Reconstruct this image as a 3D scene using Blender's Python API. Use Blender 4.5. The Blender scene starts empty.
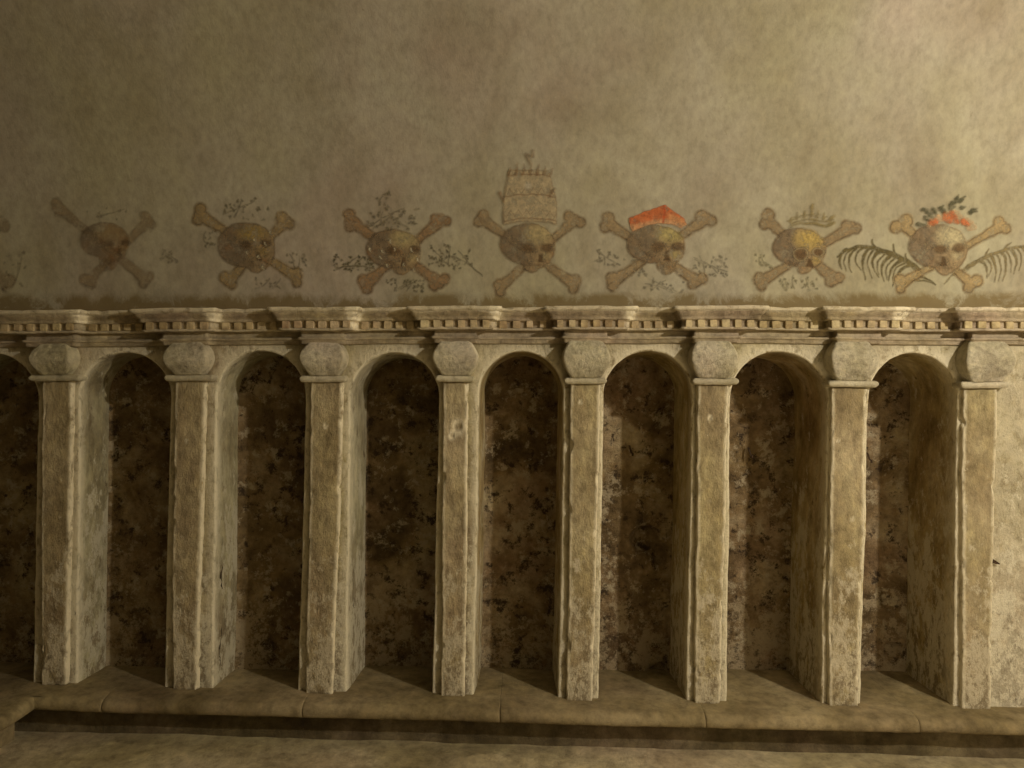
import bpy, math
import numpy as np

# ------------------------------------------------------------------ camera, light, exposure
SC = bpy.context.scene
COL = SC.collection
F = 740.0                                   # focal length in pixels of a 1024 px wide frame
CAM = np.array([0.0, -3.0, 1.5])
YAW, PITCH = math.radians(1.0), math.radians(0.31)
cd = bpy.data.cameras.new('camera'); cam = bpy.data.objects.new('camera', cd); COL.objects.link(cam)
cd.sensor_width = 36.0; cd.lens = F / 1024 * 36.0; cd.clip_start = 0.05
cam.location = CAM; cam.rotation_euler = (math.pi/2 + PITCH, 0, YAW)
SC.camera = cam

w = bpy.data.worlds.new('world'); SC.world = w; w.use_nodes = True
w.node_tree.nodes['Background'].inputs[0].default_value = (1.0, 0.86, 0.62, 1)
w.node_tree.nodes['Background'].inputs[1].default_value = 0.02

def lamp(name, loc, power, radius, col):
    l = bpy.data.lights.new(name, 'POINT'); l.energy = power; l.shadow_soft_size = radius; l.color = col
    o = bpy.data.objects.new(name, l); o.location = loc; COL.objects.link(o); return o
lamp('crypt_lamp', (2.75, -2.45, 2.55), 262, 0.05, (1.0, 0.89, 0.71))
lamp('bounce_fill', (1.7, -1.75, 0.65), 17, 0.40, (1.0, 0.80, 0.52))  # added fill standing in for warm bounce off the floor into the right niches

SC.view_settings.view_transform = 'Standard'; SC.view_settings.look = 'None'
SC.view_settings.gamma = 1.0; SC.view_settings.use_curve_mapping = False
SC.view_settings.exposure = 0.10

fw = np.array([-math.sin(YAW)*math.cos(PITCH), math.cos(YAW)*math.cos(PITCH), math.sin(PITCH)])
rt = np.array([math.cos(YAW), math.sin(YAW), 0.0]); up = np.cross(rt, fw)
def ray(px, py):
    px = np.asarray(px, float); py = np.asarray(py, float)
    return fw + ((px-512)/F)[..., None]*rt - ((py-384)/F)[..., None]*up
def at(px, py, y):
    """the point of the plane at depth y seen at a pixel of the photograph"""
    d = ray(px, py); return CAM + d*((y-CAM[1])/d[..., 1])[..., None]
def ax(px, py, y): return float(at(px, py, y)[0])
def az(px, py, y): return float(at(px, py, y)[2])
def level(tab, y):
    """height line along the wall from (px, py) readings"""
    P = [at(a, b, y) for a, b in tab]; xs = [p[0] for p in P]; zs = [p[2] for p in P]
    return lambda x: np.interp(x, xs, zs)

# ------------------------------------------------------------------ noise
def _h(i, j, k, s):
    n = (i*374761393 + j*668265263 + k*2147483647 + s*1274126177) & 0xffffffff
    n = ((n ^ (n >> 13))*1274126177) & 0xffffffff
    n = ((n ^ (n >> 16))*2246822519) & 0xffffffff
    return ((n ^ (n >> 15)) & 0xffff)/32767.5 - 1.0
def vnoise(P, s=0):
    P = np.asarray(P, float); I = np.floor(P).astype(np.int64); f = P-I; f = f*f*(3-2*f)
    r = 0
    for a in (0, 1):
        for b in (0, 1):
            for c in (0, 1):
                wgt = (f[..., 0] if a else 1-f[..., 0])*(f[..., 1] if b else 1-f[..., 1])*(f[..., 2] if c else 1-f[..., 2])
                r = r + wgt*_h(I[..., 0]+a, I[..., 1]+b, I[..., 2]+c, s)
    return r
def fbm(P, s=0, o=3):
    r = 0; a = 1.0; t = 0; P = np.asarray(P, float)
    for i in range(o):
        r = r + a*vnoise(P*(2.03**i), s+i*7); t += a; a *= 0.55
    return r/t
def rough(V, lo=0.005, hi=0.0022, fine=30.0):
    """uneven hand-laid masonry: the same field for every surface"""
    V = np.asarray(V, float); out = V.copy()
    for c in range(3):
        out[..., c] += lo*fbm(V*np.array([5.0, 5.0, 3.2]), 10+c*31, 2) + hi*fbm(V*fine, 200+c*17, 3)
    return out

# ------------------------------------------------------------------ meshes and tags
def root(name, loc, label, cat, group=None):
    o = bpy.data.objects.new(name, None); COL.objects.link(o); o.empty_display_size = 0.05
    o.location = loc; o['label'] = label; o['category'] = cat
    if group: o['group'] = group
    return o
def base_of(parent):
    b = np.zeros(3)
    while parent is not None:
        b = b + np.array(parent.location); parent = parent.parent
    return b
def mk(name, V, Fc, mat, parent=None, smooth=True, attrs=None, kind=None, label=None, cat=None):
    V = np.asarray(V, float).reshape(-1, 3) - base_of(parent)
    me = bpy.data.meshes.new(name); me.from_pydata(V.tolist(), [], [tuple(int(q) for q in f) for f in Fc]); me.update()
    if attrs:
        for k, a in attrs.items():
            a = np.asarray(a, np.float32)
            if a.ndim == 1:
                t = me.attributes.new(k, 'FLOAT', 'POINT'); t.data.foreach_set('value', a)
            else:
                t = me.attributes.new(k, 'FLOAT_COLOR', 'POINT'); t.data.foreach_set('color', a.reshape(-1))
    if smooth: me.shade_smooth()
    me.materials.append(mat)
    o = bpy.data.objects.new(name, me); COL.objects.link(o)
    if parent is not None: o.parent = parent
    if kind: o['kind'] = kind
    if label: o['label'] = label
    if cat: o['category'] = cat
    return o
def gridf(n, m, wrap=False, off=0):
    """faces of an n x m vertex grid (rows n, columns m)"""
    i, j = np.meshgrid(np.arange(n-1), np.arange(m if wrap else m-1), indexing='ij'); k = (j+1) % m
    return np.stack([i*m+j, i*m+k, (i+1)*m+k, (i+1)*m+j], -1).reshape(-1, 4)+off
class Bag:
    def __init__(s): s.V = []; s.F = []; s.n = 0; s.A = []
    def add(s, V, Fc, a=None):
        V = np.asarray(V, float).reshape(-1, 3); s.V.append(V); s.F += [[int(q)+s.n for q in f] for f in Fc]; s.n += len(V)
        s.A.append(np.zeros(len(V)) if a is None else np.asarray(a, float).reshape(-1))
    def build(s, name, mat, parent=None, **k):
        return mk(name, np.concatenate(s.V), s.F, mat, parent, attrs={'arris': np.concatenate(s.A)}, **k)

# ------------------------------------------------------------------ materials
def stone(name, dark, mid, light, scale=3.0, fine=22.0, stretch=(1, 1, 1), bump=0.5, speck=None, wear=None, rotate=0.0,
          spread=(0.36, 0.5, 0.64), mottle=0.85, flake=None, stain=None, specks=(0.60, 0.66)):
    m = bpy.data.materials.new(name); m.use_nodes = True; nt = m.node_tree; N = nt.nodes; L = nt.links
    b = N['Principled BSDF']; b.inputs['Roughness'].default_value = 0.88; b.inputs['Specular IOR Level'].default_value = 0.25
    g = N.new('ShaderNodeNewGeometry'); mp = N.new('ShaderNodeMapping'); mp.inputs['Scale'].default_value = stretch
    mp.inputs['Rotation'].default_value = (0, rotate, 0)
    L.new(g.outputs['Position'], mp.inputs['Vector'])
    def noise(sc, det=8, ro=0.6, dist=0.0, off=0):
        n = N.new('ShaderNodeTexNoise'); n.inputs['Scale'].default_value = sc; n.inputs['Detail'].default_value = det
        n.inputs['Roughness'].default_value = ro; n.inputs['Distortion'].default_value = dist
        if off:
            a = N.new('ShaderNodeVectorMath'); a.operation = 'ADD'; a.inputs[1].default_value = (off, off*1.7, -off)
            L.new(mp.outputs[0], a.inputs[0]); L.new(a.outputs[0], n.inputs['Vector'])
        else: L.new(mp.outputs[0], n.inputs['Vector'])
        return n.outputs['Fac']
    def ramp(fac, stops):
        r = N.new('ShaderNodeValToRGB'); L.new(fac, r.inputs['Fac']); e = r.color_ramp.elements
        while len(e) < len(stops): e.new(0.5)
        for el, (p, c) in zip(e, stops): el.position = p; el.color = (*c, 1) if len(c) == 3 else c
        return r.outputs['Color']
    def mix(fac, a, c, mode='MIX'):
        x = N.new('ShaderNodeMix'); x.data_type = 'RGBA'; x.blend_type = mode
        if isinstance(fac, float): x.inputs['Factor'].default_value = fac
        else: L.new(fac, x.inputs['Factor'])
        for s_, v in ((6, a), (7, c)):
            if isinstance(v, tuple): x.inputs[s_].default_value = (*v, 1)
            else: L.new(v, x.inputs[s_])
        return x.outputs[2]
    col = ramp(noise(scale, 9, 0.62, 0.3), [(spread[0], dark), (spread[1], mid), (spread[2], light)])
    mott = ramp(noise(fine, 6, 0.7, 0, 5.3), [(0.3, (0.55, 0.53, 0.50)), (0.5, (1, 1, 1)), (0.70, (1.38, 1.36, 1.30))])
    col = mix(mottle, col, mott, 'MULTIPLY')
    tint = ramp(noise(scale*0.55, 5, 0.5, 0, 11.1), [(0.38, (0.97, 0.98, 0.86)), (0.55, (1, 1, 1)), (0.7, (1.03, 0.97, 1.02))])
    col = mix(0.9, col, tint, 'MULTIPLY')
    if speck:
        for i, (c, sc) in enumerate(speck):
            f = ramp(noise(sc, 12, 0.76, 0.12, 20.0+9*i), [(specks[0], (0, 0, 0)), (specks[1], (1, 1, 1))])
            col = mix(f, col, c)
    if flake:                                # flaked lime plaster: thin pale islands full of small pits, mostly in the lower half
        c, z0, z1, c2 = flake
        sx = N.new('ShaderNodeSeparateXYZ'); L.new(g.outputs['Position'], sx.inputs[0])
        mr = N.new('ShaderNodeMapRange'); mr.inputs['From Min'].default_value = z0; mr.inputs['From Max'].default_value = z1
        mr.inputs['To Min'].default_value = 0.13; mr.inputs['To Max'].default_value = -0.10; L.new(sx.outputs['Z'], mr.inputs['Value'])
        ad = N.new('ShaderNodeMath'); ad.operation = 'ADD'; L.new(mr.outputs[0], ad.inputs[0]); L.new(noise(10, 12, 0.8, 0.1, 71.0), ad.inputs[1])
        col = mix(ramp(ad.outputs[0], [(0.53, (0, 0, 0)), (0.585, (0.85,)*3)]), col, c)
        ad = N.new('ShaderNodeMath'); ad.operation = 'ADD'; L.new(mr.outputs[0], ad.inputs[0]); L.new(noise(30, 12, 0.8, 0.1, 88.0), ad.inputs[1])
        col = mix(ramp(ad.outputs[0], [(0.60, (0, 0, 0)), (0.66, (0.8,)*3)]), col, c2)
    if stain:                                # dirt lying along a height band, with its own ragged outline
        c, z0, z1 = stain
        sx = N.new('ShaderNodeSeparateXYZ'); L.new(g.outputs['Position'], sx.inputs[0])
        mr = N.new('ShaderNodeMapRange'); mr.inputs['From Min'].default_value = z0; mr.inputs['From Max'].default_value = z1
        mr.inputs['To Min'].default_value = 1.25; mr.inputs['To Max'].default_value = 0.0; L.new(sx.outputs['Z'], mr.inputs['Value'])
        ad = N.new('ShaderNodeMath'); ad.operation = 'MULTIPLY'; L.new(mr.outputs[0], ad.inputs[0])
        nn = ramp(noise(7, 10, 0.75, 0.5, 51.0), [(0.36, (0.15,)*3), (0.60, (1.6,)*3)]); L.new(nn, ad.inputs[1])
        fs = ramp(ad.outputs[0], [(0.22, (0, 0, 0)), (0.75, (0.85,)*3)])
        col = mix(fs, col, c)
    if wear:
        at_ = N.new('ShaderNodeAttribute'); at_.attribute_name = 'arris'
        nn = ramp(noise(26, 8, 0.72, 0.4, 33.0), [(0.34, (0, 0, 0)), (0.50, (1, 1, 1))])
        mu = N.new('ShaderNodeMath'); mu.operation = 'MULTIPLY'; L.new(at_.outputs['Fac'], mu.inputs[0]); L.new(nn, mu.inputs[1])
        col = mix(mu.outputs[0], col, wear)
    L.new(col, b.inputs['Base Color'])
    h1 = noise(fine*1.3, 10, 0.72, 0, 3.0); h2 = noise(fine*5, 6, 0.7, 0, 8.0)
    ad = N.new('ShaderNodeMath'); ad.operation = 'MULTIPLY_ADD'; ad.inputs[1].default_value = 0.35; L.new(h2, ad.inputs[0]); L.new(h1, ad.inputs[2])
    bp = N.new('ShaderNodeBump'); bp.inputs['Strength'].default_value = bump; bp.inputs['Distance'].default_value = 0.02
    L.new(ad.outputs[0], bp.inputs['Height']); L.new(bp.outputs[0], b.inputs['Normal'])
    return m

M_VAULT = stone('vault_plaster', (0.26, 0.225, 0.16), (0.335, 0.305, 0.235), (0.40, 0.375, 0.30), 3.0, 34, (1.0, 1.0, 0.7), 0.16, rotate=0.5, mottle=0.42, spread=(0.28, 0.5, 0.72),
                speck=[((0.19, 0.155, 0.10), 22), ((0.46, 0.43, 0.33), 40), ((0.15, 0.12, 0.07), 70)], stain=((0.165, 0.12, 0.05), 1.815, 1.905), specks=(0.64, 0.74))
M_WALL = stone('limewashed_wall', (0.24, 0.19, 0.115), (0.37, 0.32, 0.21), (0.48, 0.42, 0.29), 4.5, 30, (1, 1, .7), bump=0.8, wear=(0.80, 0.74, 0.57),
               speck=[((0.60, 0.55, 0.41), 26), ((0.17, 0.13, 0.075), 34)], specks=(0.57, 0.64), flake=((0.62, 0.58, 0.46), 0.3, 1.35, (0.17, 0.13, 0.08)))
M_SHAFT = stone('pilaster_stone', (0.25, 0.195, 0.115), (0.35, 0.285, 0.175), (0.46, 0.39, 0.25), 5.0, 30, (1, 1, 0.6), 0.75, wear=(0.82, 0.75, 0.57),
                speck=[((0.60, 0.54, 0.40), 45), ((0.17, 0.13, 0.075), 60)], specks=(0.62, 0.68), flake=((0.56, 0.50, 0.37), 0.2, 1.25, (0.20, 0.155, 0.09)))
M_CAP = stone('capital_stone', (0.38, 0.34, 0.25), (0.51, 0.465, 0.36), (0.62, 0.575, 0.46), 7.0, 42, bump=0.7, wear=(0.62, 0.56, 0.41), speck=[((0.24, 0.21, 0.16), 50)])
M_CORN = stone('cornice_stone', (0.21, 0.165, 0.11), (0.33, 0.27, 0.19), (0.44, 0.37, 0.26), 6.0, 30, bump=0.5, wear=(0.80, 0.73, 0.56))
M_DENT = stone('dentil_stone', (0.34, 0.25, 0.15), (0.46, 0.37, 0.23), (0.55, 0.47, 0.31), 7.0, 30, bump=0.4)
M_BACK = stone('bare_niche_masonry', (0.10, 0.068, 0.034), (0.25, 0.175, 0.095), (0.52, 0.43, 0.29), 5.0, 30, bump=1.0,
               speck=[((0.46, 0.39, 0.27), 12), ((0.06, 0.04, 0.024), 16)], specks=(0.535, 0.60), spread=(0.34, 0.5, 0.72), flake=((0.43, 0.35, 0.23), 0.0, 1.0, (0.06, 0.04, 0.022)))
M_REV = stone('niche_reveal_plaster', (0.23, 0.165, 0.07), (0.37, 0.285, 0.14), (0.50, 0.42, 0.26), 5.0, 26, (1, 1, .55), bump=0.8, wear=(0.80, 0.74, 0.57),
              speck=[((0.14, 0.10, 0.045), 16), ((0.52, 0.47, 0.33), 18)], specks=(0.58, 0.66), flake=((0.58, 0.53, 0.39), 0.2, 1.7, (0.17, 0.125, 0.06)))
M_REVL = stone('limewashed_reveal', (0.25, 0.21, 0.135), (0.38, 0.34, 0.24), (0.52, 0.48, 0.36), 5.0, 26, (1, 1, .5), bump=0.8, wear=(0.80, 0.74, 0.57),
               speck=[((0.17, 0.13, 0.075), 16), ((0.60, 0.56, 0.43), 14)], specks=(0.57, 0.65), flake=((0.60, 0.56, 0.43), 0.2, 1.7, (0.20, 0.15, 0.08)))
M_IRON = stone('rusty_iron', (0.03, 0.018, 0.012), (0.05, 0.03, 0.018), (0.08, 0.045, 0.025), 30, 60, bump=0.4)
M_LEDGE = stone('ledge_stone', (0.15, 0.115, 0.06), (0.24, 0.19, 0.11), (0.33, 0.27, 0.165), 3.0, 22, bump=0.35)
M_DIM = stone('low_bounce_wall', (0.08, 0.062, 0.036), (0.13, 0.10, 0.06), (0.20, 0.16, 0.10), 3.0, 22, bump=0.3)  # dark tone given to the unseen walls to cut their bounced light
M_RISER = stone('shaded_riser_stone', (0.07, 0.052, 0.028), (0.115, 0.09, 0.052), (0.18, 0.145, 0.09), 5.0, 22, bump=0.4)  # riser colour darkened to paint in the shade below the ledge nose
M_FLOOR = stone('floor_stone', (0.28, 0.23, 0.14), (0.38, 0.32, 0.20), (0.48, 0.41, 0.27), 3.5, 20, bump=0.45)

# ------------------------------------------------------------------ measured lines
WY = 0.024                                     # front plane of the arcade wall; the pilaster faces stand at y = 0
z_foot = level([(33, 685), (180, 690), (318, 693), (452, 696), (576, 700), (708, 703), (840, 706), (970, 709)], 0.0)
z_top = level([(0, 310), (256, 307), (512, 305.5), (768, 305.5), (1024, 307)], -0.10)     # upper edge of the cornice
X0, X1 = -3.2, 3.6
Y_OPP = -5.2

# pilaster readings: face left/right at py 400, face left/right at the foot, foot py
PIL = [(42, 72, 40, 65, 685), (175, 206, 172, 197, 690), (311, 343, 306, 333, 693), (443, 468, 441, 465, 696),
       (571, 601, 567, 592, 700), (698, 729, 695, 721, 703), (832, 868, 829, 858, 706), (964, 998, 962, 990, 709)]
CAPX = [(29, 79), (163, 213), (300, 348), (433, 478), (564, 610), (692, 738), (832, 878), (967, 1016)]
RINGX = [(31, 80), (166, 214), (301, 346), (436, 474), (565, 606), (693, 738), (828, 877), (960, 1008)]
CAPY = [(342, 373, 381), (341, 373, 381), (341, 374, 382), (340, 374, 383), (339, 376, 384), (340, 377, 385), (340, 379, 388), (340, 380, 389)]
# niche openings: left top, right top, left foot, right foot, crown py, depth
NICHE = [(-54, 38, -58, 32, 353, 0.24), (80, 171, 76, 164, 352, 0.205), (217, 306, 213, 298, 351, 0.215), (350, 439, 347, 432, 353, 0.28),
         (479, 564, 474, 558, 351, 0.29), (604, 692, 598, 686, 351, 0.30), (731, 828, 727, 821, 352, 0.35), (869, 958, 860, 953, 353, 0.36)]

# ------------------------------------------------------------------ niches and arcade wall
def profile(n):
    lt, r_t, lb, rb, cy, dep = n
    xl, xr, xlb, xrb = ax(lt, 400, WY), ax(r_t, 400, WY), ax(lb, 690, WY), ax(rb, 690, WY)
    xc = (xl+xr)/2; r = (xr-xl)/2; zc = az((lt+r_t)/2, cy, WY); zs = zc-r; zb = float(z_foot(xc))-0.03
    k = 110; t = np.linspace(0, 1, k, endpoint=False)
    left = np.stack([xlb+(xl-xlb)*t, zb+(zs-zb)*t], 1)
    th = np.linspace(math.pi, 0, 61)
    arc = np.stack([xc+r*np.cos(th), zs+r*np.sin(th)], 1)
    right = np.stack([xr+(xrb-xr)*(t+1/k), zs+(zb-zs)*(t+1/k)], 1)
    P = np.concatenate([left, arc, right])
    nn = np.concatenate([np.tile([-1.0, 0], (k, 1)), np.stack([np.cos(th), np.sin(th)], 1), np.tile([1.0, 0], (k, 1))])
    return P, nn, k, xc, zs, zb, r, dep
def loop(P, nn, off, y):
    V = np.empty((len(P), 3)); V[:, 0] = P[:, 0]+nn[:, 0]*off; V[:, 2] = P[:, 1]+nn[:, 1]*off; V[:, 1] = y; return V

profs = [profile(n) for n in NICHE]
ZTOPW = 1.80
mids = [(profs[i][3]+profs[i][6] + profs[i+1][3]-profs[i+1][6])/2 for i in range(7)]
cellx = [X0+0.0] + mids + [ax(981, 500, WY)]
BEV = 0.007
wall = Bag()
N_LABELS = ['dark arched niche cut off by the left edge of the photo', 'very dark arched niche under the orange smudged faded skull, between the two leftmost pilasters',
            'dark arched niche beside the split pilaster, second full niche from the left', 'dark brown arched niche directly left of the pilaster with the round chipped patch',
            'arched niche below and right of the tiara skull, right of the chipped pilaster', 'mottled brown arched niche under the skull with the red cap',
            'arched niche with pale lower left corner under the skull with the faint olive crown', 'rightmost arched niche with the widest lit brown right side, under the palm frond skull']
for i, (P, nn, k, xc, zs, zb, r, dep) in enumerate(profs):
    a, b = cellx[i], cellx[i+1]; out = np.zeros_like(P); zt = ZTOPW
    out[:k] = np.stack([np.full(k, a), P[:k, 1]], 1); out[-k:] = np.stack([np.full(k, b), P[-k:, 1]], 1)
    for q in range(k, k+61):
        d = nn[q]; s = 1e9
        if d[0] < -1e-6: s = min(s, (a-xc)/d[0])
        if d[0] > 1e-6: s = min(s, (b-xc)/d[0])
        if d[1] > 1e-6: s = min(s, (zt-zs)/d[1])
        out[q] = (xc+d[0]*s, zs+d[1]*s)
    for cx in (a, b):
        q = k+int(np.argmin((out[k:k+61, 0]-cx)**2+(out[k:k+61, 1]-zt)**2)); out[q] = (cx, zt)
    inner = loop(P, nn, BEV, WY); rows = []; ar = []
    for s in (0, 0.08, 0.2, 0.4, 0.65, 1.0):
        V = inner.copy(); V[:, 0] += (out[:, 0]-inner[:, 0])*s; V[:, 2] += (out[:, 1]-inner[:, 2])*s; rows.append(V); ar.append(np.full(len(P), max(0, 0.85-s*2.2)))
    V = rough(np.array(rows)); wall.add(V, gridf(len(rows), len(P)), np.array(ar))
    # the recess itself
    base = (xc, WY+dep/2, zb+0.03)
    t = root('niche', base, N_LABELS[i], 'niche', 'arched niches in the crypt wall')
    rows = []; ar = []
    for s in np.linspace(0, math.pi/2, 5):
        rows.append(loop(P, nn, BEV*(1-math.sin(s)), WY+BEV*(1-math.cos(s)))); ar.append(np.full(len(P), 0.9))
    for s in np.linspace(0, 1, 20)[1:]:
        rows.append(loop(P, nn, -0.012*s, WY+BEV+(dep-BEV-0.012)*s)); ar.append(np.full(len(P), max(0.0, 0.75-s*3.2)))
    V = rough(np.array(rows)); mk('recess_side', V, gridf(len(rows), len(P)), M_REVL if i < 4 else M_REV, t, attrs={'arris': np.array(ar).reshape(-1)})
    lastl = loop(P, nn, -0.012, WY+dep-0.012); rows = [lastl]
    l2 = loop(P, nn, -0.018, WY+dep-0.004); rows.append(l2); l3 = loop(P, nn, -0.026, WY+dep); rows.append(l3)
    cen = np.stack([np.full(len(P), xc), np.full(len(P), WY+dep), np.clip(P[:, 1], zb, zs)], 1)
    for s in np.linspace(0, 1, 24)[1:]: rows.append(l3+(cen-l3)*s)
    V = np.array(rows); V2 = rough(V)
    V2[3:, :, 1] += 0.008*fbm(V[3:]*9, 77, 3)
    for (k_, dx, dy, rx_, rz_, dp) in ((5, 645, 539, .055, .062, .05), (5, 660, 556, .03, .05, .03), (7, 893, 651, .035, .03, .03), (5, 668, 672, .10, .03, .03), (4, 541, 434, .05, .04, .02), (3, 383, 676, .1, .02, .02)):
        if k_ == i:
            p = at(dx, dy, WY+dep); d = ((V[3:, :, 0]-p[0])/rx_)**2+((V[3:, :, 2]-p[2])/rz_)**2+0.5*fbm(V[3:]*30, 5, 2); V2[3:, :, 1] += dp/(1+np.exp(np.clip((d-1)*7, -20, 20)))
    for (k_, dx, dy) in ((5, 631, 451), (6, 750, 453), (7, 869, 458)):          # rusty staples driven into the back
        if k_ == i:
            p = at(dx, dy, WY+dep-0.030); Vh = []; m_ = 8
            for s in np.linspace(0, 1, 12):
                c = np.array([p[0]-0.006*math.cos(s*math.pi), p[1]+0.012-0.024*math.sin(s*math.pi*.6), p[2]+0.022-0.044*s+0.006*math.sin(s*9)])
                for q in range(m_): Vh.append(c+np.array([math.cos(q*6.283/m_), math.sin(q*6.283/m_)*.6, math.sin(q*6.283/m_)*.5])*0.0045)
            mk('iron_hook', Vh, gridf(12, m_, True), M_IRON, t, attrs={'arris': np.zeros(len(Vh))}, label='small rusty iron hook')
    mk('recess_back', V2, gridf(len(rows), len(P)), M_BACK, t, attrs={'arris': np.zeros(V2.size//3)})
# plain wall right of the last pilaster
xs = np.linspace(cellx[-1], X1, 90); zz = np.linspace(0.0, ZTOPW, 120)
G = np.stack(np.meshgrid(zz, xs, indexing='ij'), -1); V = np.stack([G[..., 1], np.full(G[..., 0].shape, WY), G[..., 0]], -1)
wall.add(rough(V, 0.005, 0.004), gridf(120, 90), np.full(V[..., 0].size, 0.35))
wall_obj = wall.build('wall_back', M_WALL, kind='structure')
p = at(990, 560, WY); th = np.linspace(0, 2*math.pi, 24, endpoint=False); rr = 1+0.25*np.sin(th*3+1)+0.12*np.sin(th*7)
ca, sa = math.cos(-.5), math.sin(-.5); ux, uz = 0.026*np.cos(th)*rr, 0.010*np.sin(th)*rr; Vh = []
for s_, dy in ((1.0, -0.002), (0.8, 0.000), (0.45, 0.001)): Vh += [[p[0]+(a_*ca-b_*sa)*s_, p[1]+dy, p[2]+(a_*sa+b_*ca)*s_] for a_, b_ in zip(ux, uz)]
mk('chipped_hole', rough(np.array(Vh))+np.array([0, -0.014, 0]), gridf(3, 24, True).tolist()+[list(range(48, 72))], M_IRON, wall_obj, attrs={'arris': np.zeros(72)})

# ------------------------------------------------------------------ pilasters
P_LABELS = ['leftmost pilaster, dim, with broad pale plaster on its right side', 'pilaster with a long vertical split and a pale ring stain low on its right side',
            'dim stone pilaster right of the second full niche, cracked plaster on its lower right side', 'narrow pilaster with a round chipped patch near its top',
            'stone pilaster just right of centre, below the tiara skull, white worn right edge', 'pilaster with a small dark hole high on its face, below the red cap skull',
            'smooth brightly lit pilaster left of the rightmost niche', 'rightmost pilaster, brightly lit, merging into rough white plaster']
DENTS = {2: [(326, 425, .006, .006)], 3: [(457, 428, .020, .012), (452, 436, .010, .010)], 5: [(711, 418, .006, .010)], 4: [(581, 402, .005, .005)],
         1: [(187, 441, .004, .004)], 6: [(838, 441, .004, .006), (852, 520, .005, .004)], 7: [(968, 463, .004, .007)]}
def rbox(x0, x1, y0, y1, z, rad, n=6):
    """three-sided front outline (left flank, face, right flank) with rounded corners, one loop of (x, y, z)"""
    pts = []; nn = 7
    for s in np.linspace(0, 1, nn, endpoint=False): pts.append((x0, y1+(y0+rad-y1)*s))
    for a in np.linspace(0, math.pi/2, n): pts.append((x0+rad-rad*math.cos(a), y0+rad-rad*math.sin(a)))
    for s in np.linspace(0, 1, 26)[1:-1]: pts.append((x0+rad+(x1-x0-2*rad)*s, y0))
    for a in np.linspace(0, math.pi/2, n): pts.append((x1-rad+rad*math.sin(a), y0+rad-rad*math.cos(a)))
    for s in np.linspace(0, 1, nn+1)[1:]: pts.append((x1, y0+rad+(y1-y0-rad)*s))
    return np.array([(a, b, z) for a, b in pts])
NL = len(rbox(0, 1, 0, 1, 0, .1))
def edge_w(x0, x1, V):
    d = np.minimum(np.abs(V[:, 0]-x0), np.abs(V[:, 0]-x1)); return np.clip(1-d/0.016, 0, 1)*(V[:, 1] < 0.035)
def capped(name, loops, mat, parent, ar=None):
    V = np.array(loops); n, m = V.shape[:2]; Fc = gridf(n, m).tolist()
    Fc += [list(range(m))[::-1], list(range((n-1)*m, n*m))]
    return mk(name, V, Fc, mat, parent, attrs={'arris': np.zeros(n*m) if ar is None else np.array(ar).reshape(-1)})
for i, (lt, r_t, lb, rb, fy) in enumerate(PIL):
    xl, xr, xlb, xrb = ax(lt, 400, 0), ax(r_t, 400, 0), ax(lb, fy, 0), ax(rb, fy, 0)
    cy0, cy1, ry1 = CAPY[i]; zf = az(lb, fy, 0)-0.004; zr = az(lt, ry1-1, 0.0)
    t = root('pilaster', ((xlb+xrb)/2, 0.03, zf), P_LABELS[i], 'pilaster', 'pilasters between the niches')
    rows = []; ar = []
    for s in np.linspace(0, 1, 130):
        z = zf+(zr-zf)*s; a = xlb+(xl-xlb)*s; b = xrb+(xr-xrb)*s
        l = rbox(a, b, 0.0, WY+0.025, z, 0.007); rows.append(l); ar.append(edge_w(a, b, l))
    V = np.array(rows); V2 = rough(V, 0.0055, 0.0035); A = np.array(ar)
    chip = fbm(V*np.array([30, 30, 22.]), 400+i, 3); cm = np.clip(chip-0.22, 0, 1)*A
    cx = (xl+xr)/2; V2[..., 0] -= np.sign(V[..., 0]-cx)*cm*0.022; V2[..., 1] += cm*0.022
    for (dx, dy, rad, dep) in DENTS.get(i, []):
        p = at(dx, dy, 0.0); d = np.hypot(V[..., 0]-p[0], V[..., 2]-p[2]); f = np.exp(-(d/rad)**4)*(V[..., 1] < 0.01)
        V2[..., 1] += f*dep; A = np.maximum(A, np.exp(-((d-rad*1.2)/(rad*0.7))**2)*0.8)
    capped('shaft', V2, M_SHAFT, t, A)
    # necking ring
    a, b = ax(RINGX[i][0], 380, -0.01), ax(RINGX[i][1], 380, -0.01); z1 = az(RINGX[i][0], cy1+1.5, -0.015); z0 = z1-0.026
    rows = []; ar = []
    for dz, o in ((0, -.012), (0, -.004), (.002, .0), (.008, .005), (.014, .007), (.020, .005), (.025, 0), (.026, -.006)):
        l = rbox(a-o+.004, b+o-.004, -0.018-o, WY+0.02, z0+dz, 0.006); rows.append(l); ar.append(np.full(len(l), .45))
    capped('neck_ring', rough(np.array(rows), 0.003, 0.003), M_CAP, t, ar)
    # cushion capital
    a, b = ax(CAPX[i][0], 357, -0.05), ax(CAPX[i][1], 357, -0.05 if CAPX[i][1] > 525 else WY-0.01); zc0 = z1+0.000; zc1 = az(CAPX[i][0], cy0, -0.02)
    rows = []; hgt = zc1-zc0; ar = []
    for s in np.linspace(0, 1, 26):
        bul = math.sin(math.pi*(0.02+0.95*s))
        o = -0.034+0.037*bul
        l = rbox(a-o, b+o, -0.054-o*1.0, WY+0.02, zc0+hgt*s, 0.011); rows.append(l); ar.append(edge_w(a, b, l)*0.5)
    capped('capital', rough(np.array(rows), 0.004, 0.003), M_CAP, t, ar)

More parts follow.
